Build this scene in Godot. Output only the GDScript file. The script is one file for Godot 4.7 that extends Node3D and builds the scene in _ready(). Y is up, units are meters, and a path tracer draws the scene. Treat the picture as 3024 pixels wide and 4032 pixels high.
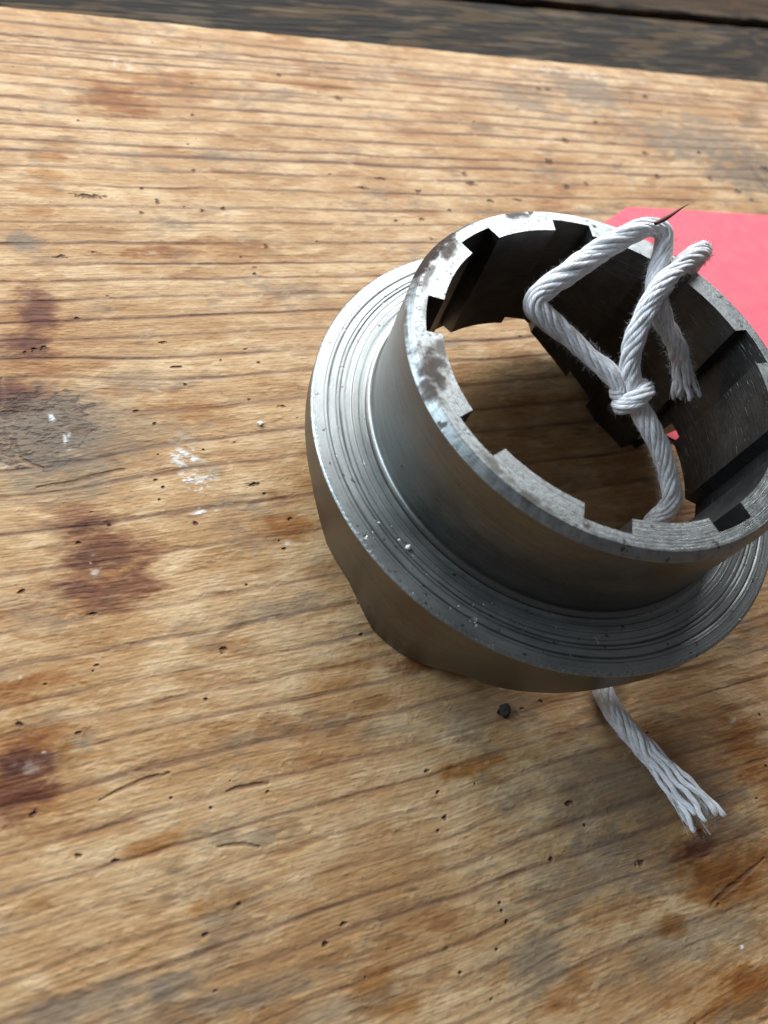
extends Node3D
# A turned steel sleeve with a flange, spline slots and two clutch dogs, tied with cotton twine, on an old pine bench by a window.
# Lengths are written in flange radii and multiplied by U to metres. The table is y = 0, x runs along the grain, -z is away from the viewer.
const U := 0.035
const DECK := 0.405        # height of the flange top over the table
const TALL := 0.453        # collar above the flange
const R_COLLAR := 0.768
const R_SLOT := 0.700
const R_BORE := 0.643

# grain lines across the plank, then stains [kind, x, z, half length, half width, strength], pits [x, z, half length, half width] and cracks [three points, half width]
const GRAIN := [-3.059, -2.956, -2.9, -2.867, -2.814, -2.727, -2.638, -2.561, -2.462, -2.364, -2.259, -2.149, -2.074, -1.965, -1.846, -1.711, -1.609, -1.482, -1.358, -1.265, -1.157, -1.044, -0.937, -0.82, -0.702, -0.556, -0.409, -0.284, -0.093, 0.072, 0.284, 0.41, 0.535, 0.627, 0.717, 0.834, 0.964, 1.076, 1.176, 1.286, 1.378, 1.458]
const STAINS := [
	[0, -1.727, 0.168, 0.148, 0.184, 0.45], [0, -2.060, 0.801, 0.176, 0.200, 0.55], [0, -2.012, 0.567, 0.154, 0.050, 0.50], [0, 0.339, 1.671, 0.215, 0.165, 0.50], [0, 0.115, 2.025, 0.206, 0.090, 0.45], [0, -1.921, -0.913, 0.125, 0.295, 0.40], [0, -1.122, -2.605, 0.371, 0.087, 0.35], [0, -0.991, -1.367, 0.419, 0.075, 0.30], [0, -0.181, 1.679, 0.161, 0.048, 0.30], [0, -1.011, -0.045, 0.115, 0.206, 0.28], [0, -1.748, 1.379, 0.219, 0.045, 0.25], [0, -0.887, 1.605, 0.227, 0.056, 0.22], [2, 0.013, 1.841, 0.270, 0.070, 0.45], [2, -1.532, 1.595, 0.301, 0.037, 0.45], [0, 0.713, -2.167, 0.449, 0.144, 0.28], [0, 1.390, -1.959, 0.533, 0.125, 0.30], [1, 0.219, 1.580, 0.077, 0.027, 0.70], [1, -0.705, 0.718, 0.091, 0.026, 0.60],
	[0, -1.451, -2.411, 0.141, 0.110, 0.90], [0, -1.228, -2.599, 0.248, 0.039, 0.50], [0, -1.086, -2.675, 0.185, 0.027, 0.50], [0, -1.740, -2.035, 0.069, 0.054, 0.50], [0, -1.800, -1.966, 0.079, 0.026, 0.60], [0, -1.797, -1.837, 0.100, 0.054, 0.65], [0, -1.835, -1.742, 0.098, 0.041, 0.60], [0, -1.854, -1.594, 0.063, 0.029, 0.50],
	[0, -1.375, -1.370, 0.172, 0.048, 0.75], [0, -1.042, -1.423, 0.211, 0.034, 0.55], [0, -1.498, -1.258, 0.088, 0.023, 0.40], [0, -1.378, -0.484, 0.144, 0.053, 0.65], [0, -1.064, 0.105, 0.081, 0.056, 0.75], [0, -0.932, -0.220, 0.054, 0.037, 0.40], [0, -0.416, -2.718, 0.259, 0.031, 0.60], [0, -1.335, -2.338, 0.077, 0.032, 0.60],
	[0, -1.978, 0.755, 0.097, 0.047, 0.60], [0, -2.034, 0.555, 0.130, 0.023, 0.70], [0, -1.660, 1.132, 0.084, 0.025, 0.70], [0, -1.514, 1.342, 0.085, 0.028, 0.50], [0, -1.115, 1.684, 0.097, 0.039, 0.70], [0, -0.584, 1.123, 0.119, 0.037, 0.85], [0, -0.684, 0.717, 0.071, 0.030, 0.80], [0, 0.248, 1.689, 0.143, 0.069, 0.85], [0, 0.625, 1.356, 0.086, 0.163, 0.60],
	[0, 0.183, 2.044, 0.124, 0.068, 0.75], [0, -1.044, 1.731, 0.098, 0.032, 0.60], [0, -0.015, 1.786, 0.051, 0.033, 0.80], [0, -0.461, 1.851, 0.083, 0.049, 0.60], [0, -1.363, 0.554, 0.107, 0.037, 0.45], [0, -1.039, 0.742, 0.103, 0.023, 0.50], [0, -0.964, 0.669, 0.058, 0.029, 0.40], [0, -1.895, 0.951, 0.119, 0.045, 0.40], [0, -0.902, -0.106, 0.064, 0.048, 0.40], [0, 0.606, 1.250, 0.112, 0.064, 0.40],
	[1, -1.907, -0.994, 0.068, 0.147, 0.90], [1, -1.953, -0.822, 0.084, 0.077, 0.80], [1, -2.000, -0.585, 0.099, 0.072, 0.90], [1, -1.720, 0.097, 0.114, 0.091, 0.85], [1, -1.822, -0.029, 0.122, 0.047, 0.60], [1, -1.728, 0.277, 0.198, 0.062, 0.80], [1, -1.815, 0.206, 0.076, 0.058, 0.50], [1, -2.070, 0.876, 0.108, 0.096, 0.90], [1, -2.038, 0.790, 0.088, 0.046, 0.70], [1, 0.198, 1.575, 0.099, 0.036, 0.60],
	[2, -1.945, -1.410, 0.061, 0.060, 0.70], [2, -1.702, -0.400, 0.288, 0.140, 0.40], [2, -1.929, -0.415, 0.162, 0.147, 0.55], [2, 1.070, -2.803, 0.206, 0.113, 0.50], [2, 1.672, -2.918, 0.251, 0.138, 0.60], [2, 2.395, -2.537, 0.550, 0.186, 0.55], [2, 2.694, -2.258, 0.325, 0.213, 0.70], [2, -1.007, -2.038, 0.093, 0.058, 0.50], [2, 0.015, 1.325, 0.358, 0.163, 0.50],
	[2, -0.571, 1.762, 0.118, 0.084, 0.60], [2, -1.936, 1.494, 0.260, 0.036, 0.70], [2, -1.700, 1.510, 0.107, 0.031, 0.50], [2, -0.232, 1.551, 0.266, 0.097, 0.50], [2, -0.476, 0.931, 0.274, 0.057, 0.40], [2, -1.855, -0.183, 0.224, 0.076, 0.45], [2, -1.249, 1.707, 0.318, 0.031, 0.40], [2, 0.352, 1.538, 0.137, 0.110, 0.45], [2, -1.603, -0.642, 0.119, 0.051, 0.40], [2, -1.286, -1.357, 0.069, 0.032, 0.30], [2, 0.104, 2.083, 0.152, 0.030, 0.50],
	[3, -1.413, -0.247, 0.044, 0.082, 0.80], [3, -1.353, -0.148, 0.049, 0.069, 0.60], [3, -1.393, -0.010, 0.019, 0.015, 0.95], [3, -1.346, 0.001, 0.029, 0.020, 0.60], [3, -1.871, -0.482, 0.023, 0.018, 0.95], [3, -1.830, -0.385, 0.011, 0.041, 0.90], [3, -1.777, 0.161, 0.017, 0.040, 0.75], [3, -2.056, -0.278, 0.013, 0.013, 0.90], [3, -1.074, 0.166, 0.014, 0.009, 0.80], [3, -2.036, 0.535, 0.008, 0.005, 0.90], [3, -1.978, 0.791, 0.006, 0.005, 0.90], [3, 0.221, 1.920, 0.008, 0.006, 0.90], [3, 0.604, 1.182, 0.027, 0.015, 0.60],
	[3, -2.010, 0.819, 0.044, 0.019, 0.30], [3, -1.400, -1.354, 0.045, 0.019, 0.30], [3, -1.395, -2.729, 0.080, 0.043, 0.35], [3, 1.671, -3.163, 0.377, 0.045, 0.35],
]
const PITS := [
	[-0.211, -2.614, 0.029, 0.034], [-1.077, -2.353, 0.013, 0.019], [-1.131, -1.923, 0.013, 0.017], [-1.336, -1.694, 0.013, 0.028], [-1.132, -1.643, 0.015, 0.019], [-1.027, -1.667, 0.018, 0.021], [-0.859, -1.417, 0.013, 0.021], [-0.533, -2.772, 0.019, 0.019], [1.260, -2.932, 0.025, 0.027], [1.334, -2.935, 0.030, 0.024], [2.155, -2.982, 0.034, 0.039], [1.583, -2.638, 0.026, 0.029], [1.259, -2.419, 0.036, 0.038], [1.858, -2.362, 0.031, 0.034], [0.417, -2.036, 0.034, 0.025], [0.436, -1.960, 0.047, 0.029], [0.077, -1.868, 0.025, 0.023], [1.091, -1.989, 0.028, 0.034], [1.249, -2.024, 0.023, 0.028], [1.054, -2.205, 0.042, 0.041], [1.845, -2.141, 0.034, 0.033], [2.295, -2.158, 0.028, 0.035], [2.338, -2.422, 0.028, 0.031], [2.477, -2.050, 0.042, 0.038], [0.510, -1.825, 0.034, 0.020], [0.033, -1.651, 0.031, 0.024], [2.873, -2.300, 0.056, 0.051], [0.699, -1.844, 0.045, 0.020], [-0.248, -1.871, 0.045, 0.018], [-0.124, -1.954, 0.040, 0.019],
	[-1.637, -1.708, 0.104, 0.022], [-1.789, -1.321, 0.039, 0.018], [-1.375, -0.703, 0.033, 0.009], [-1.157, -0.106, 0.037, 0.015], [-1.888, -0.817, 0.015, 0.018], [-1.921, -0.808, 0.017, 0.018], [-2.014, 0.966, 0.017, 0.019], [-1.902, 1.112, 0.013, 0.013], [-1.803, 1.151, 0.019, 0.008], [-1.873, 0.749, 0.014, 0.006], [-1.315, 1.054, 0.010, 0.006], [-1.569, 1.412, 0.019, 0.009], [-1.154, 1.491, 0.015, 0.011], [-1.224, 1.528, 0.013, 0.011], [-1.380, 0.551, 0.023, 0.020], [-1.801, 0.535, 0.010, 0.007], [-1.465, 0.714, 0.008, 0.008], [-1.618, 1.007, 0.007, 0.006], [-1.502, 1.064, 0.006, 0.006], [-0.391, 1.482, 0.013, 0.010], [-0.056, 1.573, 0.025, 0.017], [-0.626, 1.563, 0.008, 0.007], [-0.625, 1.588, 0.008, 0.007], [-0.620, 1.621, 0.010, 0.007], [-0.679, 1.688, 0.010, 0.006], [-0.822, 1.717, 0.012, 0.008], [-0.743, 1.814, 0.010, 0.007], [-0.756, 1.104, 0.014, 0.009],
	[-0.734, 1.265, 0.013, 0.011], [-0.735, 1.179, 0.008, 0.008], [-0.254, 1.324, 0.023, 0.012], [-0.772, 1.299, 0.008, 0.007], [-0.393, 0.958, 0.031, 0.029], [-0.228, 0.952, 0.012, 0.011], [-0.317, 0.961, 0.015, 0.009], [0.739, 1.189, 0.010, 0.011], [0.659, 1.381, 0.010, 0.008], [-1.499, -0.422, 0.012, 0.011], [-1.354, -0.612, 0.011, 0.012], [-0.967, -0.480, 0.022, 0.012], [-1.404, 0.039, 0.017, 0.015], [-1.102, -0.520, 0.011, 0.012], [-1.528, -0.164, 0.013, 0.010], [-1.501, -0.127, 0.009, 0.009], [-1.523, -0.075, 0.009, 0.010], [-1.560, -0.488, 0.016, 0.010], [-1.122, -0.061, 0.010, 0.009], [-1.821, 0.072, 0.012, 0.010], [-1.713, 0.015, 0.011, 0.009], [-2.044, 0.686, 0.019, 0.016], [-1.038, 0.063, 0.012, 0.011], [-1.088, 0.186, 0.010, 0.009], [-2.012, 0.236, 0.017, 0.013], [-2.024, 0.239, 0.011, 0.009], [-1.418, -0.837, 0.021, 0.010], [-1.024, -0.715, 0.011, 0.011], [-1.187, -0.734, 0.009, 0.010], [-0.949, -1.239, 0.012, 0.011], [-0.939, -1.279, 0.017, 0.010], [-0.995, -1.343, 0.010, 0.010],
	[-1.415, -1.612, 0.018, 0.014], [-1.650, -1.353, 0.015, 0.009], [-1.397, -1.776, 0.012, 0.011], [0.193, 1.493, 0.022, 0.011], [0.197, 1.774, 0.011, 0.007], [-1.101, 0.151, 0.008, 0.007], [-0.765, 0.561, 0.010, 0.007], [-0.867, 0.576, 0.009, 0.007], [-1.955, -0.796, 0.011, 0.012], [2.301, -1.769, 0.031, 0.025], [2.550, -1.973, 0.028, 0.026], [0.223, -1.732, 0.019, 0.017], [-0.122, -1.635, 0.015, 0.014], [0.049, -1.512, 0.014, 0.014],
]
const CRACKS := [
	[-1.944, -0.168, -1.812, -0.174, -1.640, -0.220, 0.0110],
	[-1.829, 0.964, -1.730, 0.941, -1.615, 0.927, 0.0069],
	[-1.445, 1.026, -1.388, 1.014, -1.308, 1.026, 0.0072],
	[-1.499, 1.181, -1.441, 1.185, -1.372, 1.207, 0.0059],
	[0.469, 1.684, 0.308, 1.725, 0.166, 1.766, 0.0079],
	[2.750, -2.314, 2.760, -2.213, 2.779, -2.113, 0.0249],
	[-2.046, -0.673, -2.040, -0.587, -2.051, -0.540, 0.0096],
	[-1.995, -0.306, -1.971, -0.271, -1.920, -0.250, 0.0066]
]

var rng := RandomNumberGenerator.new()


func _ready() -> void:
	rng.seed = 41
	# --- camera, surroundings, window light, exposure
	var cam := Camera3D.new()
	cam.name = "camera"
	cam.transform = Transform3D(Basis(Vector3(0.93059, 0.27018, 0.24699), Vector3(0.09401, 0.47571, -0.87456), Vector3(-0.35379, 0.83708, 0.41729)), Vector3(-1.7681, 2.66, 1.3981) * U)
	cam.fov = 67.29
	cam.near = 0.005
	cam.far = 20.0
	var attributes := CameraAttributesPhysical.new()
	attributes.frustum_focal_length = 18.034
	attributes.frustum_focus_distance = 2.95 * U
	attributes.frustum_near = 0.005
	attributes.frustum_far = 20.0
	attributes.exposure_aperture = 17.0
	cam.attributes = attributes
	add_child(cam)
	var env := Environment.new()
	env.background_mode = Environment.BG_COLOR
	env.background_color = Color(0.60, 0.60, 0.62)
	env.background_energy_multiplier = 0.34
	env.tonemap_mode = Environment.TONE_MAPPER_LINEAR
	env.tonemap_exposure = 0.97
	env.sdfgi_enabled = true
	env.ssao_enabled = true
	env.ssil_enabled = true
	var we := WorldEnvironment.new()
	we.name = "surroundings"
	we.environment = env
	add_child(we)
	# daylight from a wide window behind the bench and a smaller one to the left: [name, azimuth, elevation, distance, width, height, colour, energy]
	for w in [["back_window_daylight", 4.0, 36.0, 14.0, 22.0, 2.7, Color(0.96, 0.98, 1.0), 0.60], ["left_window_daylight", -60.0, 26.0, 14.0, 9.0, 4.0, Color(0.82, 0.92, 1.0), 0.29]]:
		var window := AreaLight3D.new()
		window.name = w[0]
		var az := deg_to_rad(w[1])
		var el := deg_to_rad(w[2])
		window.area_size = Vector2(w[4], w[5]) * U
		window.light_color = w[6]
		window.light_energy = w[7]
		window.area_range = 4.0
		window.area_attenuation = 2.0
		window.shadow_enabled = true
		var at: Vector3 = Vector3(sin(az) * cos(el), sin(el), -cos(az) * cos(el)) * float(w[3]) * U
		window.look_at_from_position(at, Vector3(0, 0.2 * U, 0), Vector3.UP)
		add_child(window)

	# --- setting, then the objects
	build_bench()
	build_sleeve()
	build_tag()
	build_twine()
	build_splinter()
	build_crumbs()


# ---------------------------------------------------------------- helpers
class Shape:
	var v := PackedVector3Array()
	var n := PackedVector3Array()
	var t := PackedVector2Array()
	var idx := PackedInt32Array()

	# a grid of (nu + 1) x (nv + 1) points; side = 1 or -1 turns its normals; closed joins the last column to the first
	func grid(p: PackedVector3Array, uv: PackedVector2Array, nu: int, nv: int, side: float, closed := false) -> void:
		var first := v.size()
		for j in nv + 1:
			for i in nu + 1:
				var a := i - 1
				var b := i + 1
				if closed:
					a = (i - 1 + nu) % nu
					b = (i + 1) % nu
				a = maxi(a, 0)
				b = mini(b, nu)
				var du := p[j * (nu + 1) + b] - p[j * (nu + 1) + a]
				var dv := p[mini(j + 1, nv) * (nu + 1) + i] - p[maxi(j - 1, 0) * (nu + 1) + i]
				var c := (du * 1000.0).cross(dv * 1000.0)
				n.append(c.normalized() * side if c.length_squared() > 1e-16 else Vector3.UP)
		v.append_array(p)
		t.append_array(uv)
		for j in nv:
			for i in nu:
				var a := first + j * (nu + 1) + i
				for q in [[a, a + 1, a + nu + 2], [a, a + nu + 2, a + nu + 1]]:
					var face := ((v[q[2]] - v[q[0]]) * 1000.0).cross((v[q[1]] - v[q[0]]) * 1000.0)
					if face.dot(n[q[0]] + n[q[1]] + n[q[2]]) < 0.0:
						idx.append_array(PackedInt32Array([q[0], q[2], q[1]]))
					else:
						idx.append_array(PackedInt32Array([q[0], q[1], q[2]]))

	func mesh(m: Material) -> ArrayMesh:
		var a := []
		a.resize(Mesh.ARRAY_MAX)
		a[Mesh.ARRAY_VERTEX] = v
		a[Mesh.ARRAY_NORMAL] = n
		a[Mesh.ARRAY_TEX_UV] = t
		a[Mesh.ARRAY_INDEX] = idx
		var out := ArrayMesh.new()
		out.add_surface_from_arrays(Mesh.PRIMITIVE_TRIANGLES, a)
		out.surface_set_material(0, m)
		return out


func put(called: String, mesh: Mesh, parent: Node = self) -> MeshInstance3D:
	var o := MeshInstance3D.new()
	o.name = called
	o.mesh = mesh
	parent.add_child(o, true)
	return o


func thing(called: String, label: String, category: String, at := Vector3.ZERO) -> Node3D:
	var o := Node3D.new()
	o.name = called
	o.position = at
	add_child(o, true)
	o.set_meta("label", label)
	o.set_meta("category", category)
	return o


func noise(seed_: int, octaves := 3, gain := 0.5) -> FastNoiseLite:
	var f := FastNoiseLite.new()
	f.seed = seed_
	f.noise_type = FastNoiseLite.TYPE_SIMPLEX_SMOOTH
	f.frequency = 1.0
	f.fractal_type = FastNoiseLite.FRACTAL_FBM if octaves > 1 else FastNoiseLite.FRACTAL_NONE
	f.fractal_octaves = octaves
	f.fractal_gain = gain
	return f


# paint(row, w, h, color bytes, relief floats) fills one row; rows are shared out over threads. Returns [colour texture, relief texture]
func painted(w: int, h: int, paint: Callable, channels := 3) -> Array:
	var bands := 32
	var bytes := []
	var relief := []
	bytes.resize(bands)
	relief.resize(bands)
	var work := func(band: int) -> void:
		var c := PackedByteArray()
		var r := PackedFloat32Array()
		var rows := h / bands
		c.resize(w * rows * channels)
		r.resize(w * rows)
		paint.call(band * rows, rows, c, r, func(cc, rr): bytes[band] = cc; relief[band] = rr)
	var id := WorkerThreadPool.add_group_task(work, bands)
	WorkerThreadPool.wait_for_group_task_completion(id)
	var all := PackedByteArray()
	var heights := PackedFloat32Array()
	for b in bands:
		all.append_array(bytes[b])
		heights.append_array(relief[b])
	var color := Image.create_from_data(w, h, false, Image.FORMAT_RGB8 if channels == 3 else Image.FORMAT_RGBA8, all)
	var bump := Image.create_from_data(w, h, false, Image.FORMAT_RF, heights.to_byte_array())
	return [ImageTexture.create_from_image(color), ImageTexture.create_from_image(bump)]


func b8(x: float) -> int:
	return clampi(int(x * 255.0 + 0.5), 0, 255)


func sstep(a: float, b: float, x: float) -> float:
	var t := clampf((x - a) / (b - a), 0.0, 1.0)
	return t * t * (3.0 - 2.0 * t)


# ---------------------------------------------------------------- bench
const X0 := -2.75
const Z0 := -3.55
const SPAN := 6.5


func plank_edge(x: float) -> float:
	return -3.217 - 0.0465 * x


func grain_table() -> PackedFloat32Array:
	# darkness of the late wood against the distance across the grain, from s = -4 to s = 4
	var out := PackedFloat32Array()
	out.resize(8192)
	var r := RandomNumberGenerator.new()
	r.seed = 7
	var all := []
	for s in GRAIN:
		all.append([s, 0.75 + 0.35 * r.randf(), 0.010 + 0.008 * r.randf()])
	var s0: float = GRAIN[GRAIN.size() - 1]
	while s0 < 4.0:
		s0 += 0.07 + 0.08 * r.randf()
		all.append([s0, 0.5 + 0.4 * r.randf(), 0.012])
	s0 = GRAIN[0]
	while s0 > -4.0:
		s0 -= 0.05 + 0.05 * r.randf()
		all.append([s0, 0.3 + 0.4 * r.randf(), 0.009])
	for k in range(1, all.size()):      # faint lines between
		if r.randf() < 0.45:
			all.append([lerpf(all[k][0], all[k - 1][0], 0.3 + 0.4 * r.randf()), 0.12 + 0.2 * r.randf(), 0.008])
	for a in all:
		var c: float = a[0]
		var wide: float = a[2] * (0.62 if c < -0.5 else 0.50)
		for i in range(maxi(0, int((c - 0.2 + 4.0) * 1024.0)), mini(8192, int((c + 0.1 + 4.0) * 1024.0))):
			var d := i / 1024.0 - 4.0 - c
			var e := exp(-d * d / (wide * wide)) if d > 0.0 else 0.80 * exp(-d * d / (wide * wide * 1.6)) + 0.20 * exp(d / (wide * 4.5))
			out[i] = maxf(out[i], float(a[1]) * e)
	return out


func wood_textures() -> Array:
	var table := grain_table()
	var warp := noise(3, 3)
	var fine := noise(11, 2)
	var fiber := noise(12, 3, 0.6)
	var patch := noise(13, 4, 0.55)
	var grime := noise(14, 4, 0.6)
	var edge := noise(15, 4, 0.6)
	var speck := noise(16, 2)
	var knots := [[-2.0, -0.44, 0.42, 0.26, 0.42], [-0.30, 1.86, 0.36, 0.2, 0.3], [2.95, -2.25, 0.4, 0.2, 0.3], [-0.1, 1.40, 0.5, 0.16, 0.18]]
	var more_pits := []
	var r := RandomNumberGenerator.new()
	r.seed = 99
	for i in 150:
		var px := X0 + SPAN * r.randf()
		var pz := Z0 + SPAN * r.randf()
		var size := 0.003 + 0.008 * pow(r.randf(), 2.5)
		more_pits.append([px, pz, size * (1.0 + 1.6 * r.randf()), size])
	var pits := PITS + more_pits
	var base := Vector3(0.690, 0.543, 0.378)
	var pale := Vector3(0.775, 0.655, 0.498)
	var honey := Vector3(0.632, 0.470, 0.302)
	var late := Vector3(0.370, 0.255, 0.190)
	var grey := Vector3(0.440, 0.370, 0.300)
	var tones := [Vector3(0.500, 0.285, 0.105), Vector3(0.330, 0.185, 0.135), Vector3(0.400, 0.350, 0.300), Vector3(0.860, 0.865, 0.880)]
	var paint := func(row0: int, rows: int, c: PackedByteArray, h: PackedFloat32Array, done: Callable) -> void:
		var size := 2048
		var k := SPAN / size
		var col := PackedVector3Array()
		col.resize(size * rows)
		for j in rows:
			var z := Z0 + (row0 + j + 0.5) * k
			for i in size:
				var x := X0 + (i + 0.5) * k
				var s := z + 0.046 * x + 0.020 * warp.get_noise_2d(x * 0.55, z * 0.9) + 0.006 * warp.get_noise_2d(x * 3.0 + 40.0, z * 5.0)
				var sk := s
				var knot := 0.0
				for q in knots:
					var dx: float = (x - q[0]) / q[2]
					var dz: float = (z - q[1]) / q[3]
					var g := exp(-dx * dx - dz * dz)
					var kc: float = q[1] + 0.046 * q[0]
					sk -= (s - kc) * g * float(q[4]) * 1.6
					knot = maxf(knot, g * float(q[4]))
				s = sk
				var l := table[clampi(int((s + 4.0) * 1024.0), 0, 8191)]
				var strong := clampf(0.80 + 0.60 * fine.get_noise_2d(x * 0.8, z * 9.0) + 0.15 * fine.get_noise_2d(x * 6.0, z * 22.0), 0.12, 1.0)
				l *= strong * (1.0 - 0.38 * sstep(-0.6, 0.2, s))
				var f1 := fiber.get_noise_2d(x * 3.2, s * 80.0)
				var f2 := fiber.get_noise_2d(x * 1.7 + 9.0, s * 30.0)
				var p := patch.get_noise_2d(x * 1.1, z * 2.4)
				var p2 := patch.get_noise_2d(x * 4.0 + 20.0, z * 9.0)
				var g1 := grime.get_noise_2d(x * 1.5, z * 3.4)
				var g2 := grime.get_noise_2d(x * 9.0, z * 26.0)
				var t := base.lerp(pale, clampf(0.35 + 0.85 * p2 + 0.25 * f2, 0.0, 1.0))
				t = t.lerp(honey, clampf(0.25 + 1.5 * p - 0.3 * p2, 0.0, 0.9))
				t *= 1.0 + 0.045 * f1 + 0.035 * f2
				t = t.lerp(late, clampf(l * 0.92, 0.0, 1.0))
				t = t.lerp(grey, clampf((g1 + 0.3 * g2 - 0.20) * 1.4, 0.0, 0.5))
				var scuff := sstep(0.24, 0.36, edge.get_noise_2d(x * 5.0 + 60.0, z * 9.0)) * clampf(0.6 + 1.2 * fiber.get_noise_2d(x * 9.0, z * 30.0), 0.0, 1.0)
				t = t.lerp(Vector3(0.770, 0.650, 0.500), 0.32 * scuff)
				var bruise := sstep(0.15, 0.45, edge.get_noise_2d(x * 2.2 - 30.0, z * 8.0))
				t = t.lerp(Vector3(t.x * 0.80, t.y * 0.70, t.z * 0.60), 0.5 * bruise)
				var mottle := edge.get_noise_2d(x * 16.0, z * 34.0)
				t *= 1.0 + 0.065 * mottle
				var fleck := speck.get_noise_2d(x * 26.0, z * 60.0)
				if fleck > 0.62:
					t *= 1.0 - minf((fleck - 0.62) * 1.3, 0.2)
				elif fleck < -0.62:
					t *= 1.0 + minf((-fleck - 0.62) * 0.9, 0.12)
				var kx := (x + 1.97) / 0.27
				var kz := (z + 0.43) / 0.19
				var kr := sqrt(kx * kx + kz * kz) + 0.35 * g2 + 0.25 * warp.get_noise_2d(x * 4.0, z * 6.0)
				var pit_ := 0.0
				if kr < 1.35:
					var inside := 1.0 - sstep(0.75, 1.3, kr)
					t = t.lerp(Vector3(0.430, 0.345, 0.270) * (1.0 + 0.25 * g2), inside * 0.72)
					var ring := sstep(0.55, 0.95, sin(kr * 17.0 + 2.5 * patch.get_noise_2d(x * 6.0, z * 6.0)))
					t = t.lerp(Vector3(0.26, 0.205, 0.165), inside * 0.75 * ring)
					pit_ = inside * sstep(0.10, 0.32, edge.get_noise_2d(x * 13.0 + 3.0, z * 26.0)) * (1.0 - sstep(0.5, 1.0, kr))
					t = t.lerp(Vector3(0.22, 0.135, 0.095), 0.65 * pit_)
					knot += inside * (0.8 * ring + 1.2 * pit_ - 0.4 * edge.get_noise_2d(x * 20.0, z * 30.0))
				col[j * size + i] = t
				h[j * size + i] = 0.62 - 0.13 * l + 0.045 * f1 + 0.03 * f2 + 0.05 * p2 + 0.015 * fleck - 0.06 * knot + 0.05 * mottle + 0.05 * scuff - 0.05 * bruise
		# stains soak in along the grain, so their edges run out in streaks
		for st in STAINS:
			var reach: float = float(st[4]) * 1.9
			var j0 := maxi(0, int((float(st[2]) - reach - Z0) / k) - row0)
			var j1 := mini(rows, int((float(st[2]) + reach - Z0) / k) + 1 - row0)
			var kind: int = st[0]
			for j in range(j0, j1):
				var z := Z0 + (row0 + j + 0.5) * k
				for i in range(maxi(0, int((float(st[1]) - float(st[3]) * 2.2 - X0) / k)), mini(size, int((float(st[1]) + float(st[3]) * 2.2 - X0) / k))):
					var x := X0 + (i + 0.5) * k
					var dx: float = (x - st[1]) / (st[3] * 1.15)
					var dz: float = (z - st[2]) / (st[4] * 1.15)
					var rough := 0.80 * edge.get_noise_2d(x * 4.5 + kind * 7.0, z * 10.0) + 0.35 * edge.get_noise_2d(x * 12.0, z * 40.0)
					var d := sqrt(dx * dx + dz * dz) + rough
					var m := float(st[5]) * 1.15 * (1.0 - sstep(0.30, 1.35, d))
					if m > 0.0:
						if kind == 3:
							m *= clampf(0.35 + 2.2 * edge.get_noise_2d(x * 16.0, z * 22.0), 0.0, 0.85)
						elif kind == 2:
							m *= 0.8
						else:
							m *= 0.78 + 0.35 * fiber.get_noise_2d(x * 3.0, z * 60.0)
						var at := j * size + i
						if kind == 0:
							var was := col[at]
							col[at] = was.lerp(Vector3(was.x * 0.78, was.y * 0.61, was.z * 0.36).lerp(tones[0], 0.40), clampf(m, 0.0, 1.0))
						elif kind == 1:
							var was := col[at]
							col[at] = was.lerp(Vector3(was.x * 0.55, was.y * 0.36, was.z * 0.27).lerp(tones[1], 0.25), clampf(m, 0.0, 1.0))
						else:
							col[at] = col[at].lerp(tones[kind], clampf(m, 0.0, 1.0))
						if kind == 3:
							h[at] += 0.06 * m
		for pt in pits:
			var reach: float = float(pt[3]) * 1.9
			for j in range(maxi(0, int((float(pt[1]) - reach - Z0) / k) - row0), mini(rows, int((float(pt[1]) + reach - Z0) / k) + 1 - row0)):
				var z := Z0 + (row0 + j + 0.5) * k
				for i in range(maxi(0, int((float(pt[0]) - float(pt[2]) * 1.8 - X0) / k)), mini(size, int((float(pt[0]) + float(pt[2]) * 1.8 - X0) / k) + 1)):
					var x := X0 + (i + 0.5) * k
					var dx: float = (x - pt[0]) / (pt[2] * 0.85)
					var dz: float = (z - pt[1]) / (pt[3] * 0.8)
					var d := sqrt(dx * dx + dz * dz) + 0.8 * edge.get_noise_2d(x * 30.0, z * 45.0)
					var m := 1.0 - sstep(0.25, 1.0, d)
					if m > 0.0:
						var at := j * size + i
						col[at] = col[at].lerp(Vector3(0.30, 0.205, 0.155), m * (0.45 + 0.35 * absf(sin(float(pt[0]) * 91.0))))
						h[at] -= 0.4 * m
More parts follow.
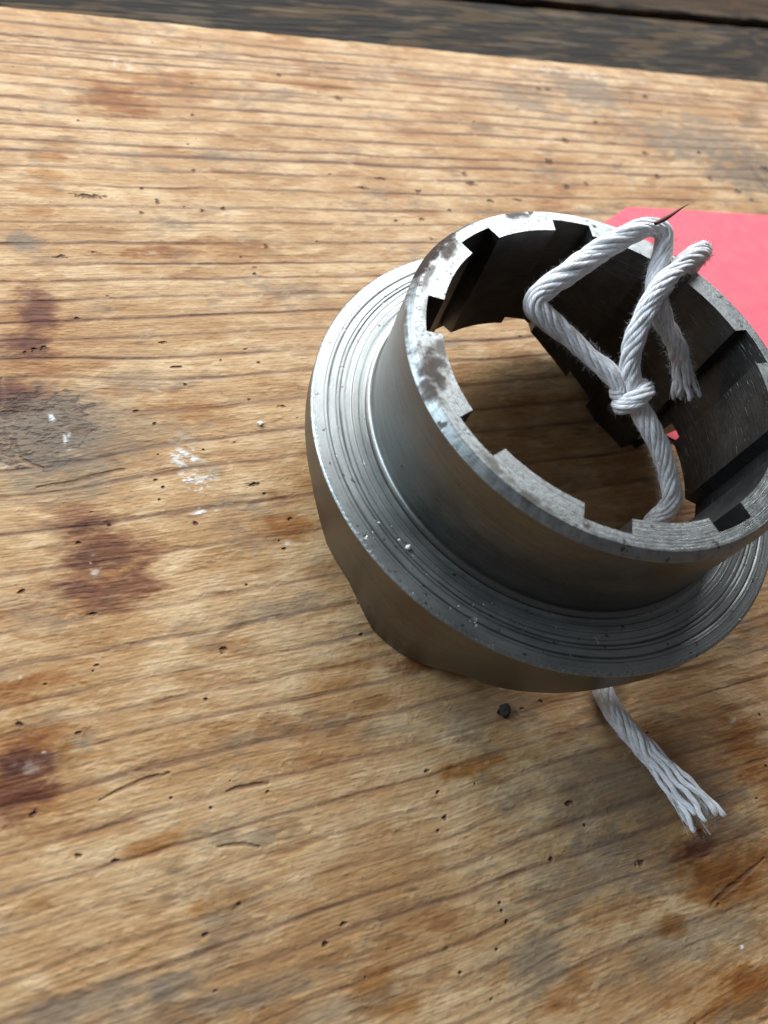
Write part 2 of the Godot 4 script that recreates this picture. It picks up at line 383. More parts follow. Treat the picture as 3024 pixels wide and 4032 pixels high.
		for cr in CRACKS:
			var pa := Vector2(cr[0], cr[1])
			var pb := Vector2(cr[2], cr[3])
			var pc := Vector2(cr[4], cr[5])
			var wide: float = cr[6]
			var lo := Vector2(minf(pa.x, minf(pb.x, pc.x)), minf(pa.y, minf(pb.y, pc.y))) - Vector2(0.03, 0.03)
			var hi := Vector2(maxf(pa.x, maxf(pb.x, pc.x)), maxf(pa.y, maxf(pb.y, pc.y))) + Vector2(0.03, 0.03)
			for j in range(maxi(0, int((lo.y - Z0) / k) - row0), mini(rows, int((hi.y - Z0) / k) + 1 - row0)):
				for i in range(maxi(0, int((lo.x - X0) / k)), mini(size, int((hi.x - X0) / k) + 1)):
					var q := Vector2(X0 + (i + 0.5) * k, Z0 + (row0 + j + 0.5) * k)
					q.y += 0.006 * edge.get_noise_2d(q.x * 9.0, 3.0)
					var best := 9.0
					for n in 8:
						var u := n / 8.0
						var w := (n + 1) / 8.0
						var a := pa.lerp(pb, u).lerp(pb.lerp(pc, u), u)
						var b := pa.lerp(pb, w).lerp(pb.lerp(pc, w), w)
						var d := q.distance_to(Geometry2D.get_closest_point_to_segment(q, a, b))
						var taper := 0.35 + 1.9 * u * (1.0 - u) * 2.0 * 0.65
						best = minf(best, d / (wide * taper * 1.7))
					var m := 1.0 - sstep(0.25, 1.0, best)
					if m > 0.0:
						var at := j * size + i
						col[at] = col[at].lerp(Vector3(0.36, 0.245, 0.175), m * 0.45 * clampf(0.8 + 0.9 * edge.get_noise_2d(q.x * 12.0, q.y * 12.0), 0.2, 1.0))
						h[at] -= 0.15 * m
		for i in size * rows:
			var t := col[i]
			c[i * 3] = b8(t.x)
			c[i * 3 + 1] = b8(t.y)
			c[i * 3 + 2] = b8(t.z)
		done.call(c, h)
	return painted(2048, 2048, paint)


func mirrored(x: float) -> float:
	# the texture runs to and fro past its own span
	return x


func build_bench() -> void:
	var bench := Node3D.new()
	bench.name = "workbench_top"
	add_child(bench)
	bench.set_meta("kind", "structure")
	bench.set_meta("label", "old pine workbench top of worn planks under the steel sleeve")
	var tex := wood_textures()
	var m := StandardMaterial3D.new()
	m.albedo_texture = tex[0]
	m.roughness = 0.62
	m.metallic_specular = 0.35
	m.heightmap_enabled = true
	m.heightmap_texture = tex[1]
	m.heightmap_scale = 0.085
	var wob := noise(21, 3)
	# cross-section of the front plank: rounded far edge, flat top, running on towards the viewer
	var s := Shape.new()
	var xs := PackedFloat32Array()
	for i in 281:
		xs.append(X0 - SPAN + 3.0 * SPAN * i / 280.0)
	var nu := xs.size() - 1
	var profile := []     # [offset from the edge, y]
	profile.append([0.0, -0.9])
	profile.append([0.0, -0.06])
	for i in 7:
		var a := PI / 2.0 * i / 6.0
		profile.append([0.035 - 0.035 * cos(a), -0.035 + 0.035 * sin(a)])
	for i in 24:
		profile.append([0.08 + i * 0.36, 0.0])
	var nv := profile.size() - 1
	var p := PackedVector3Array()
	var uv := PackedVector2Array()
	for q in profile:
		for x in xs:
			var jag := 0.010 * wob.get_noise_2d(x * 6.0, 1.0) + 0.005 * wob.get_noise_2d(x * 25.0, 4.0)
			var fade := clampf(1.0 - float(q[0]) / 0.4, 0.0, 1.0)
			var z: float = plank_edge(x) + float(q[0]) + jag * fade
			p.append(Vector3(x, q[1] - 0.004 * fade * absf(wob.get_noise_2d(x * 9.0, 7.0)) * (1.0 if q[1] > -0.05 else 0.0), z) * U)
			uv.append(Vector2((x - X0) / SPAN, (z + minf(0.0, float(q[1])) - Z0) / SPAN))
	s.grid(p, uv, nu, nv, -1.0)
	for i in s.n.size():
		if s.n[i].y < -0.5:
			s.n[i] = -s.n[i]
	var front := put("plank", s.mesh(m), bench)
	front.set_meta("label", "pale pine plank with brown stains, a knot and many small pits")

	# the dark boards beyond
	var dark := dark_textures(0)
	var md := StandardMaterial3D.new()
	md.albedo_texture = dark[0]
	md.roughness = 0.8
	md.metallic_specular = 0.25
	md.heightmap_enabled = true
	md.heightmap_texture = dark[1]
	md.heightmap_scale = 0.12
	for b in [[-0.13, -2.9, -4.02, "plank", "dark weathered plank with grey grime behind the pale plank"], [-0.10, -4.065, -7.5, "plank", "brown dark plank beyond the grimy one"]]:
		var sb := Shape.new()
		var prof := [[b[1], float(b[0]) - 0.8], [b[1], float(b[0]) - 0.03], [float(b[1]) - 0.01, float(b[0]) - 0.01], [float(b[1]) - 0.03, b[0]]]
		for i in range(1, 9):
			prof.append([lerpf(float(b[1]) - 0.03, float(b[2]) + 0.03, i / 8.0), b[0]])
		prof.append([float(b[2]) + 0.01, float(b[0]) - 0.01])
		prof.append([b[2], float(b[0]) - 0.03])
		prof.append([b[2], float(b[0]) - 0.8])
		var pb := PackedVector3Array()
		var ub := PackedVector2Array()
		for q in prof:
			for i in 121:
				var x := -8.0 + 20.0 * i / 120.0
				var z: float = float(q[0]) - 0.105 * (x - 0.2) + 0.02 * wob.get_noise_2d(x * 2.0, float(b[1]) * 3.0)
				if b[3] == "plank" and q[0] == b[1] and b[1] == -2.9:
					z = plank_edge(x) + 0.3
				pb.append(Vector3(x, q[1], z) * U)
				ub.append(Vector2((x + 3.0) / 7.0, (z + 0.105 * (x - 0.2) + 5.4 - float(q[1])) / 2.6))
		sb.grid(pb, ub, 120, prof.size() - 1, 1.0)
		for i in sb.n.size():
			if sb.n[i].y < -0.3:
				sb.n[i] = -sb.n[i]
		var o := put(b[3], sb.mesh(md), bench)
		o.set_meta("label", b[4])


func dark_textures(seed_: int) -> Array:
	var a := noise(31 + seed_, 4, 0.6)
	var b := noise(32 + seed_, 3, 0.6)
	var paint := func(row0: int, rows: int, c: PackedByteArray, h: PackedFloat32Array, done: Callable) -> void:
		for j in rows:
			var v := (row0 + j + 0.5) / 512.0 * 2.6 - 5.4
			for i in 1024:
				var x := (i + 0.5) / 1024.0 * 7.0 - 3.0
				var f := b.get_noise_2d(x * 0.7, v * 26.0)
				var g := a.get_noise_2d(x * 1.2, v * 7.0)
				var t := Vector3(0.275, 0.220, 0.160).lerp(Vector3(0.170, 0.150, 0.130), sstep(-0.12, 0.12, g + (v + 3.9) * 0.35))
				var worn := a.get_noise_2d(x * 1.1 + 30.0, v * 8.0)
				t = t.lerp(Vector3(0.36, 0.31, 0.25), 0.6 * sstep(0.10, 0.45, worn))
				if v < -4.05:
					t = Vector3(0.215, 0.160, 0.110).lerp(Vector3(0.27, 0.205, 0.145), clampf(0.4 + g, 0.0, 1.0))
				t *= 1.0 + 0.22 * f
				var at := j * 1024 + i
				c[at * 3] = b8(t.x)
				c[at * 3 + 1] = b8(t.y)
				c[at * 3 + 2] = b8(t.z)
				h[at] = 0.5 + 0.25 * f + 0.2 * worn
		done.call(c, h)
	return painted(1024, 512, paint)


# ---------------------------------------------------------------- steel sleeve
const DOG := [[-180.0, 0.100], [-55.0, 0.100], [-38.0, 0.135], [-31.0, 0.155], [-24.0, 0.205], [-18.0, 0.258], [-12.0, 0.268], [-8.6, 0.278], [-6.5, 0.300], [-4.0, 0.330], [1.0, 0.395], [3.0, 0.405], [9.0, 0.405], [13.0, 0.385], [17.0, 0.345], [21.0, 0.300], [24.0, 0.287], [30.0, 0.283], [34.0, 0.265], [42.0, 0.222], [54.0, 0.130], [64.0, 0.100], [180.0, 0.100]]


const DOG_INSIDE := [[-180.0, 0.090], [-27.0, 0.090], [-24.0, 0.380], [-5.0, 0.405], [5.0, 0.362], [18.0, 0.286], [31.0, 0.196], [46.0, 0.075], [180.0, 0.080]]


func along(table: Array, o: float) -> float:
	for k in range(1, table.size()):
		if o <= table[k][0]:
			return lerpf(table[k - 1][1], table[k][1], (o - table[k - 1][0]) / (table[k][0] - table[k - 1][0]))
	return table[table.size() - 1][1]


func depth(deg: float, r: float) -> float:
	# how far below the flange top the underside lies: two ramped dogs, stepped at the rim and plain at the bore
	var o := fposmod(deg - 33.0 + 90.0, 180.0) - 90.0
	return lerpf(along(DOG_INSIDE, o), along(DOG, o), sstep(R_BORE, 1.0, r))


func polar(r: float, deg: float, y: float) -> Vector3:
	var a := deg_to_rad(deg)
	return Vector3(r * cos(a), y + DECK, -r * sin(a)) * U


# one band of the turned profile: rows of [r, y, v], a y of -9 meaning the underside
func turned(s: Shape, rows: Array, side: float, nu := 720) -> void:
	var p := PackedVector3Array()
	var uv := PackedVector2Array()
	for q in rows:
		for i in nu + 1:
			var deg := 360.0 * i / nu
			var y: float = q[1]
			if y < -8.0:
				y = -depth(deg, q[0]) + (y + 9.0)
			p.append(polar(q[0], deg, y))
			uv.append(Vector2(i / float(nu), q[2]))
	s.grid(p, uv, nu, rows.size() - 1, side, true)


# colour and relief of turned steel. kind 0: sawn and stained end face, 1: flange face with tool marks, 2: smooth wall, 3: dark bore
func steel(kind: int) -> StandardMaterial3D:
	var w := 2048
	var hgt: int = [256, 512, 512, 512][kind]
	var lines := noise(51 + kind, 3, 0.65)
	var blot := noise(61 + kind, 4, 0.6)
	var grit := noise(71 + kind, 2, 0.6)
	var spots := [[100.0, 0.73, 4.5, 0.022, 0.75], [139.0, 0.757, 20.0, 0.036, 1.0], [146.0, 0.725, 7.0, 0.018, 0.5], [133.0, 0.715, 5.0, 0.03, 0.8], [163.0, 0.765, 8.0, 0.009, 0.7], [180.0, 0.712, 7.5, 0.06, 0.8], [186.0, 0.745, 5.0, 0.03, 0.8], [173.0, 0.655, 4.0, 0.02, 0.6], [212.0, 0.725, 7.0, 0.018, 0.5], [224.0, 0.735, 6.0, 0.018, 0.6], [160.0, 0.70, 5.0, 0.015, 0.3], [330.0, 0.73, 6.0, 0.02, 0.35]]
	var paint := func(row0: int, rows: int, c: PackedByteArray, h: PackedFloat32Array, done: Callable) -> void:
		for j in rows:
			var v := (row0 + j + 0.5) / hgt
			for i in w:
				var a := TAU * (i + 0.5) / w
				var cx := cos(a)
				var sx := sin(a)
				var deg := rad_to_deg(a)
				var t := Vector3(0.5, 0.5, 0.5)
				var rough := 0.42
				var rel := 0.5
				if kind == 0:
					var r := 0.62 + 0.16 * v
					var g := grit.get_noise_3d(cx * r * 55.0, sx * r * 55.0, 2.0)
					var g2 := grit.get_noise_3d(cx * r * 20.0, sx * r * 20.0, 8.0)
					var line := lines.get_noise_3d(cx * 2.0, sx * 2.0, v * 40.0)
					t = Vector3(0.590, 0.600, 0.592) * (1.0 + 0.05 * g + 0.07 * g2 + 0.06 * line)
					rough = 0.47 + 0.10 * g2
					rel = 0.5 + 0.05 * g + 0.10 * line
					var stain := 0.0
					for q in spots:
						var da: float = (deg - q[0]) / q[2]
						var dr: float = (r - q[1]) / q[3]
						var d := da * da + dr * dr
						if d < 4.0:
							stain = maxf(stain, float(q[4]) * (1.0 - sstep(0.35, 1.25, sqrt(d) + 0.9 * blot.get_noise_3d(cx * r * 16.0, sx * r * 16.0, 5.0))))
					stain = maxf(stain, 0.7 * sstep(0.42, 0.52, blot.get_noise_3d(cx * r * 12.0, sx * r * 12.0, 1.0)))
					stain = maxf(stain, 0.25 * sstep(0.2, 0.45, blot.get_noise_3d(cx * r * 30.0, sx * r * 30.0, 3.0)))
					t = t.lerp(Vector3(0.270, 0.235, 0.215), stain)
					rough += 0.25 * stain
				elif kind == 1:
					var r := 0.76 + 0.25 * v
					var line := lines.get_noise_3d(cx * 1.3, sx * 1.3, r * 150.0)
					var line2 := lines.get_noise_3d(cx * 0.8 + 7.0, sx * 0.8, r * 420.0)
					var g := grit.get_noise_3d(cx * r * 70.0, sx * r * 70.0, 2.0)
					var b := blot.get_noise_3d(cx * 3.0, sx * 3.0, r * 6.0)
					t = Vector3(0.600, 0.610, 0.600) * (1.0 + 0.06 * line + 0.03 * line2 + 0.03 * g + 0.10 * b)
					rel = 0.5 + 0.07 * line + 0.04 * line2 + 0.025 * g
					rough = 0.46 + 0.08 * b
					for k in [[0.934, 0.0045, 1.0], [0.903, 0.0035, 0.8], [0.888, 0.0045, 1.0], [0.869, 0.003, 0.6], [0.952, 0.0025, 0.4], [0.846, 0.0025, 0.4], [0.82, 0.003, 0.3]]:
						var d: float = (r + 0.0015 * lines.get_noise_3d(cx * 2.0, sx * 2.0, 77.0) - k[0]) / k[1]
						var m: float = exp(-d * d) * k[2] * clampf(0.8 + 0.7 * blot.get_noise_3d(cx * 2.2, sx * 2.2, float(k[0]) * 90.0), 0.1, 1.0)
						t *= 1.0 - 0.50 * m
						rel -= 0.55 * m
					var chip := blot.get_noise_3d(cx * r * 22.0, sx * r * 22.0, 9.0)
					if chip > 0.47:
						t = t.lerp(Vector3(0.27, 0.24, 0.23), minf((chip - 0.47) * 9.0, 0.7))
					elif chip < -0.52 and r > 0.84:
						t = t.lerp(Vector3(0.78, 0.80, 0.78), minf((-chip - 0.52) * 9.0, 0.7))
						rel += 0.3
					if r > 0.985:
						t *= 1.0 + 0.15 * g
						rel += 0.10 * g
				elif kind == 2:
					var line := lines.get_noise_3d(cx * 1.5, sx * 1.5, v * 60.0)
					var b := blot.get_noise_3d(cx * 2.0, sx * 2.0, v * 3.0)
					var g := grit.get_noise_3d(cx * 40.0, sx * 40.0, v * 40.0)
					t = Vector3(0.445, 0.440, 0.422) * (1.0 + 0.10 * line + 0.10 * b + 0.05 * g)
					rough = 0.38 + 0.10 * b
					rel = 0.5 + 0.22 * line + 0.06 * g
					var chip := blot.get_noise_3d(cx * 9.0, sx * 9.0, v * 12.0 + 40.0)
					if chip > 0.56:
						t = t.lerp(Vector3(0.20, 0.13, 0.10), minf((chip - 0.56) * 6.0, 0.6))
				else:
					var line := lines.get_noise_3d(cx * 5.0, sx * 5.0, v * 110.0)
					var b := blot.get_noise_3d(cx * 4.0, sx * 4.0, v * 5.0)
					t = Vector3(0.370, 0.365, 0.360) * (1.0 + 0.12 * line + 0.2 * b)
					rough = 0.42
					rel = 0.5 + 0.18 * line
					var nick := blot.get_noise_3d(cx * 4.0, sx * 4.0, v * 130.0 + 10.0) - 0.12 + 0.16 * cos(a + 0.25)
					if nick > 0.46:
						t = t.lerp(Vector3(0.72, 0.73, 0.70), minf((nick - 0.46) * 8.0, 0.8))
						rel -= 0.2
				var at := j * w + i
				c[at * 4] = b8(t.x)
				c[at * 4 + 1] = b8(t.y)
				c[at * 4 + 2] = b8(t.z)
				c[at * 4 + 3] = b8(rough)
				h[at] = rel
		done.call(c, h)
	var tex := painted(w, hgt, paint, 4)
	var m := StandardMaterial3D.new()
	m.albedo_texture = tex[0]
	m.metallic = 1.0
	m.roughness = 1.0
	m.roughness_texture = tex[0]
	m.roughness_texture_channel = BaseMaterial3D.TEXTURE_CHANNEL_ALPHA
	m.heightmap_enabled = true
	m.heightmap_texture = tex[1]
	m.heightmap_scale = [0.020, 0.016, 0.006, 0.010][kind]
	return m


func build_sleeve() -> void:
	var sleeve := thing("steel_sleeve", "turned steel sleeve with a wide flange, slotted bore and twine tied through it", "machine part")
	var face := steel(0)
	var deck := steel(1)
	var wall := steel(2)
	var bore := steel(3)
	# end face and its chamfer
	var s := Shape.new()
	turned(s, [[R_SLOT, TALL, 0.5], [0.715, TALL, 0.594], [0.730, TALL, 0.688], [0.742, TALL, 0.763], [0.7435, TALL - 0.0012, 0.772], [0.766, TALL - 0.027, 0.915], [R_COLLAR, TALL - 0.031, 0.935]], 1.0)
	put("end_face", s.mesh(face), sleeve)
	# outside of the collar down to the fillet
	var c := Shape.new()
	var rows := [[R_COLLAR, TALL - 0.031, 0.05], [R_COLLAR, 0.30, 0.35], [R_COLLAR, 0.16, 0.62], [R_COLLAR, 0.03, 0.9]]
	for i in 6:
		var a := PI / 2.0 * (i + 1) / 6.0
		rows.append([R_COLLAR + 0.022 - 0.022 * cos(a), 0.022 - 0.022 * sin(a), 0.9 + 0.012 * i])
	turned(c, rows, 1.0)
	put("collar", c.mesh(wall), sleeve)
	# flange face with turned grooves
	var f := Shape.new()
	rows = []
	for i in 105:
		var r := 0.790 + 0.202 * i / 104.0
		var y := 0.0
		for k in [[0.934, 0.004, 0.0040], [0.903, 0.003, 0.0030], [0.888, 0.004, 0.0040], [0.869, 0.003, 0.002]]:
			var d: float = (r - k[0]) / k[1]
			y -= exp(-d * d) * float(k[2])
		if r < 0.84:
			y -= 0.004 * sstep(0.84, 0.80, r)
		rows.append([r, y, (r - 0.76) / 0.25])
	rows.append([0.9965, -0.0022, (0.9965 - 0.76) / 0.25])
	rows.append([1.0, -0.008, 0.97])
	turned(f, rows, 1.0)
	var flange := put("flange", f.mesh(deck), sleeve)
	# rim and underside with the dogs
	var g := Shape.new()
	turned(g, [[1.0, -0.008, 0.02], [1.0, -0.05, 0.15], [1.0, -9.0 + 0.008, 0.8], [0.998, -9.0 + 0.002, 0.85], [0.992, -9.0, 0.88]], 1.0)
	turned(g, [[0.992, -9.0, 0.88], [0.9, -9.0, 0.9], [0.8, -9.0, 0.93], [R_SLOT, -9.0, 0.96]], 1.0)
	put("flange_rim", g.mesh(wall), flange)
	# floor of the slots
	var b := Shape.new()
	turned(b, [[R_SLOT, TALL, 0.0], [R_SLOT, 0.2, 0.3], [R_SLOT, -0.1, 0.65], [R_SLOT, -9.0, 1.0]], -1.0)
	put("bore", b.mesh(bore), sleeve)
	# nine broad splines stand between nine slots
	var slots := [4.5, 43.0, 81.5, 120.5, 161.0, 203.0, 244.0, 284.5, 324.0]
	for k in 9:
		var a0: float = slots[k]
		var a1: float = slots[(k + 1) % 9] + (360.0 if k == 8 else 0.0)
		put("spline", spline(a0, a1, face, bore), sleeve)


func spline(a0: float, a1: float, face: Material, bore: Material) -> ArrayMesh:
	var half_slot := 0.0815
	var o := rad_to_deg(asin(half_slot / R_SLOT))
	var i_ := rad_to_deg(asin(half_slot / R_BORE))
	var n := 28
	var top := Shape.new()
	var p := PackedVector3Array()
	var uv := PackedVector2Array()
	for j in 3:
		var w := j / 2.0
		var r := lerpf(R_BORE, R_SLOT, w)
		for i in n + 1:
			var deg := lerpf(a0 + lerpf(i_, o, w), a1 - lerpf(i_, o, w), i / float(n))
			p.append(polar(r, deg, TALL))
			uv.append(Vector2(deg / 360.0, (r - 0.62) / 0.16))
	top.grid(p, uv, n, 2, 1.0)
	var mesh := top.mesh(face)
	var s := Shape.new()
	# inner face
	p = PackedVector3Array()
	uv = PackedVector2Array()
	for j in 7:
		for i in n + 1:
			var deg := lerpf(a0 + i_, a1 - i_, i / float(n))
			var low := -depth(deg, R_BORE)
			var y := lerpf(TALL, low, j / 6.0)
			p.append(polar(R_BORE, deg, y))
			uv.append(Vector2(deg / 360.0, j / 6.0))
	s.grid(p, uv, n, 6, -1.0)
	# underside
	p = PackedVector3Array()
	uv = PackedVector2Array()
	for j in 2:
		for i in n + 1:
			var deg := lerpf(a0 + lerpf(i_, o, j), a1 - lerpf(i_, o, j), i / float(n))
			p.append(polar(lerpf(R_BORE, R_SLOT, j), deg, -depth(deg, lerpf(R_BORE, R_SLOT, j))))
			uv.append(Vector2(deg / 360.0, 0.95 + 0.05 * j))
	s.grid(p, uv, n, 1, -1.0)
	# the two flanks
	for side in [0, 1]:
		p = PackedVector3Array()
		uv = PackedVector2Array()
		for j in 7:
			for q in 2:
				var deg := a0 + lerpf(i_, o, q) if side == 0 else a1 - lerpf(i_, o, q)
				p.append(polar(lerpf(R_BORE, R_SLOT, q), deg, lerpf(TALL, -depth(deg, lerpf(R_BORE, R_SLOT, q)), j / 6.0)))
				uv.append(Vector2(deg / 360.0 + 0.01 * q, j / 6.0))
		s.grid(p, uv, 1, 6, 1.0 if side == 1 else -1.0)
	var arrays := s.mesh(bore).surface_get_arrays(0)
	mesh.add_surface_from_arrays(Mesh.PRIMITIVE_TRIANGLES, arrays)
	mesh.surface_set_material(1, bore)
	return mesh


# ---------------------------------------------------------------- pink tag
func build_tag() -> void:
	var pulp := noise(81, 4, 0.6)
	var paint := func(row0: int, rows: int, c: PackedByteArray, h: PackedFloat32Array, done: Callable) -> void:
		for y in rows:
			for x in 512:
				var f := pulp.get_noise_2d(x * 0.05, (row0 + y) * 0.05)
				var g := pulp.get_noise_2d(x * 0.35 + 90.0, (row0 + y) * 0.35)
				var t := Vector3(0.945, 0.415, 0.455) * (1.0 + 0.035 * f + 0.04 * g)
				var at := y * 512 + x
				c[at * 3] = b8(t.x)
				c[at * 3 + 1] = b8(t.y + 0.02 * f)
				c[at * 3 + 2] = b8(t.z)
				h[at] = 0.5 + 0.5 * g
		done.call(c, h)
	var tex := painted(512, 256, paint)
	var m := StandardMaterial3D.new()
	m.albedo_texture = tex[0]
	m.roughness = 0.85
	m.metallic_specular = 0.3
	m.heightmap_enabled = true
	m.heightmap_texture = tex[1]
	m.heightmap_scale = 0.006
	var tag := thing("paper_tag", "bright pink card tag with clipped corners lying half under the steel sleeve", "tag", Vector3(2.2, 0, -0.9) * U)
	var outline := PackedVector2Array([Vector2(1.40, -1.792), Vector2(1.44, -1.815), Vector2(1.50, -1.827), Vector2(2.6, -1.822), Vector2(4.9, -1.80), Vector2(4.9, 0.04), Vector2(1.22, 0.03), Vector2(0.78, -0.30), Vector2(0.78, -1.42)])
	var body := SurfaceTool.new()
	body.begin(Mesh.PRIMITIVE_TRIANGLES)
	var tri := Geometry2D.triangulate_polygon(outline)
	var lift := func(q: Vector2) -> Vector3:
		return Vector3(q.x - 2.2, 0.003, q.y + 0.9)
	for side in [0.012, 0.0]:
		for k in range(0, tri.size(), 3):
			for w in 3:
				var q: Vector2 = outline[tri[k + w]]
				body.set_normal(Vector3.UP if side > 0.0 else Vector3.DOWN)
				body.set_uv(Vector2(q.x * 0.25, q.y * 0.5))
				body.add_vertex((lift.call(q) + Vector3(0, side, 0)) * U)
	for k in outline.size():
		var a: Vector3 = lift.call(outline[k])
		var b: Vector3 = lift.call(outline[(k + 1) % outline.size()])
		var up := Vector3(0, 0.012, 0)
		var nrm: Vector3 = (b - a).cross(Vector3.UP).normalized()
		for q in [a, b, b + up, a, b + up, a + up]:
			body.set_normal(nrm)
			body.set_uv(Vector2(q.x * 0.25, q.z * 0.5))
			body.add_vertex(q * U)
	body.set_material(m)
	put("card", body.commit(), tag)


# ---------------------------------------------------------------- twine
func cotton() -> StandardMaterial3D:
	var a := noise(91, 3, 0.6)
	var paint := func(row0: int, rows: int, c: PackedByteArray, h: PackedFloat32Array, done: Callable) -> void:
		for j in rows:
			for i in 128:
				var u := TAU * i / 128.0
				var v := (row0 + j) / 512.0
				var twist := u + v * TAU * 3.0
				var f := a.get_noise_3d(cos(twist) * 2.6, sin(twist) * 2.6, cos(v * TAU) * 0.8 + 4.0)
				var g := a.get_noise_3d(cos(u) * 1.2, sin(u) * 1.2, v * 18.0)
				var t := Vector3(0.950, 0.935, 0.935) * (1.0 + 0.10 * f + 0.05 * g)
				t = t.lerp(Vector3(0.74, 0.65, 0.54), clampf(g * 1.3 - 0.10, 0.0, 0.5))
				var at := j * 128 + i
				c[at * 3] = b8(t.x)
				c[at * 3 + 1] = b8(t.y)
				c[at * 3 + 2] = b8(t.z)
				h[at] = 0.5 + 0.5 * f
		done.call(c, h)
	var tex := painted(128, 512, paint)
	var m := StandardMaterial3D.new()
	m.albedo_texture = tex[0]
	m.roughness = 0.95
	m.metallic_specular = 0.2
	m.heightmap_enabled = true
	m.heightmap_texture = tex[1]
	m.heightmap_scale = 0.02
	m.rim_enabled = true
	m.rim = 0.35
	return m


func smooth_path(pts: Array, step := 0.012) -> PackedVector3Array:
	var c := Curve3D.new()
	c.bake_interval = 0.004
	for k in pts.size():
		var a: Vector3 = pts[maxi(k - 1, 0)]
		var b: Vector3 = pts[mini(k + 1, pts.size() - 1)]
		var p: Vector3 = pts[k]
		var t := (b - a).normalized()
		var inn := 0.36 * p.distance_to(a)
		var out := 0.36 * p.distance_to(b)
		c.add_point(p, -t * inn, t * out)
	var n := int(c.get_baked_length() / step)
	var res := PackedVector3Array()
	for i in n + 1:
		res.append(c.sample_baked(c.get_baked_length() * i / n, true))
	return res


func frames(path: PackedVector3Array) -> Array:
	var ns := PackedVector3Array()
	var bs := PackedVector3Array()
	var t0 := (path[1] - path[0]).normalized()
	var nrm := t0.cross(Vector3(0.31, 0.9, 0.2)).normalized()
	for i in path.size():
		var t := (path[mini(i + 1, path.size() - 1)] - path[maxi(i - 1, 0)]).normalized()
		nrm = (nrm - t * nrm.dot(t)).normalized()
		ns.append(nrm)
		bs.append(t.cross(nrm))
	return [ns, bs]


func tube(center: PackedVector3Array, radius: PackedFloat32Array, sides: int) -> Shape:
	var fr := frames(center)
	var p := PackedVector3Array()
	var uv := PackedVector2Array()
	var run := 0.0
	for i in center.size():
		if i:
			run += center[i].distance_to(center[i - 1])
		for k in sides + 1:
			var a := TAU * k / sides
			p.append((center[i] + (fr[0][i] * cos(a) + fr[1][i] * sin(a)) * radius[i]) * U)
			uv.append(Vector2(k / float(sides), run / 0.5))
	var s := Shape.new()
	s.grid(p, uv, sides, center.size() - 1, 1.0, true)
	# normals out
	for j in center.size():
		for k in sides + 1:
			var at := j * (sides + 1) + k
			if s.n[at].dot(s.v[at] - center[j] * U) < 0.0:
				s.n[at] = -s.n[at]
	for q in range(0, s.idx.size(), 3):
		var face := ((s.v[s.idx[q + 2]] - s.v[s.idx[q]]) * 1000.0).cross((s.v[s.idx[q + 1]] - s.v[s.idx[q]]) * 1000.0)
		if face.dot(s.n[s.idx[q]]) < 0.0:
			var keep := s.idx[q + 1]
			s.idx[q + 1] = s.idx[q + 2]
			s.idx[q + 2] = keep
	return s


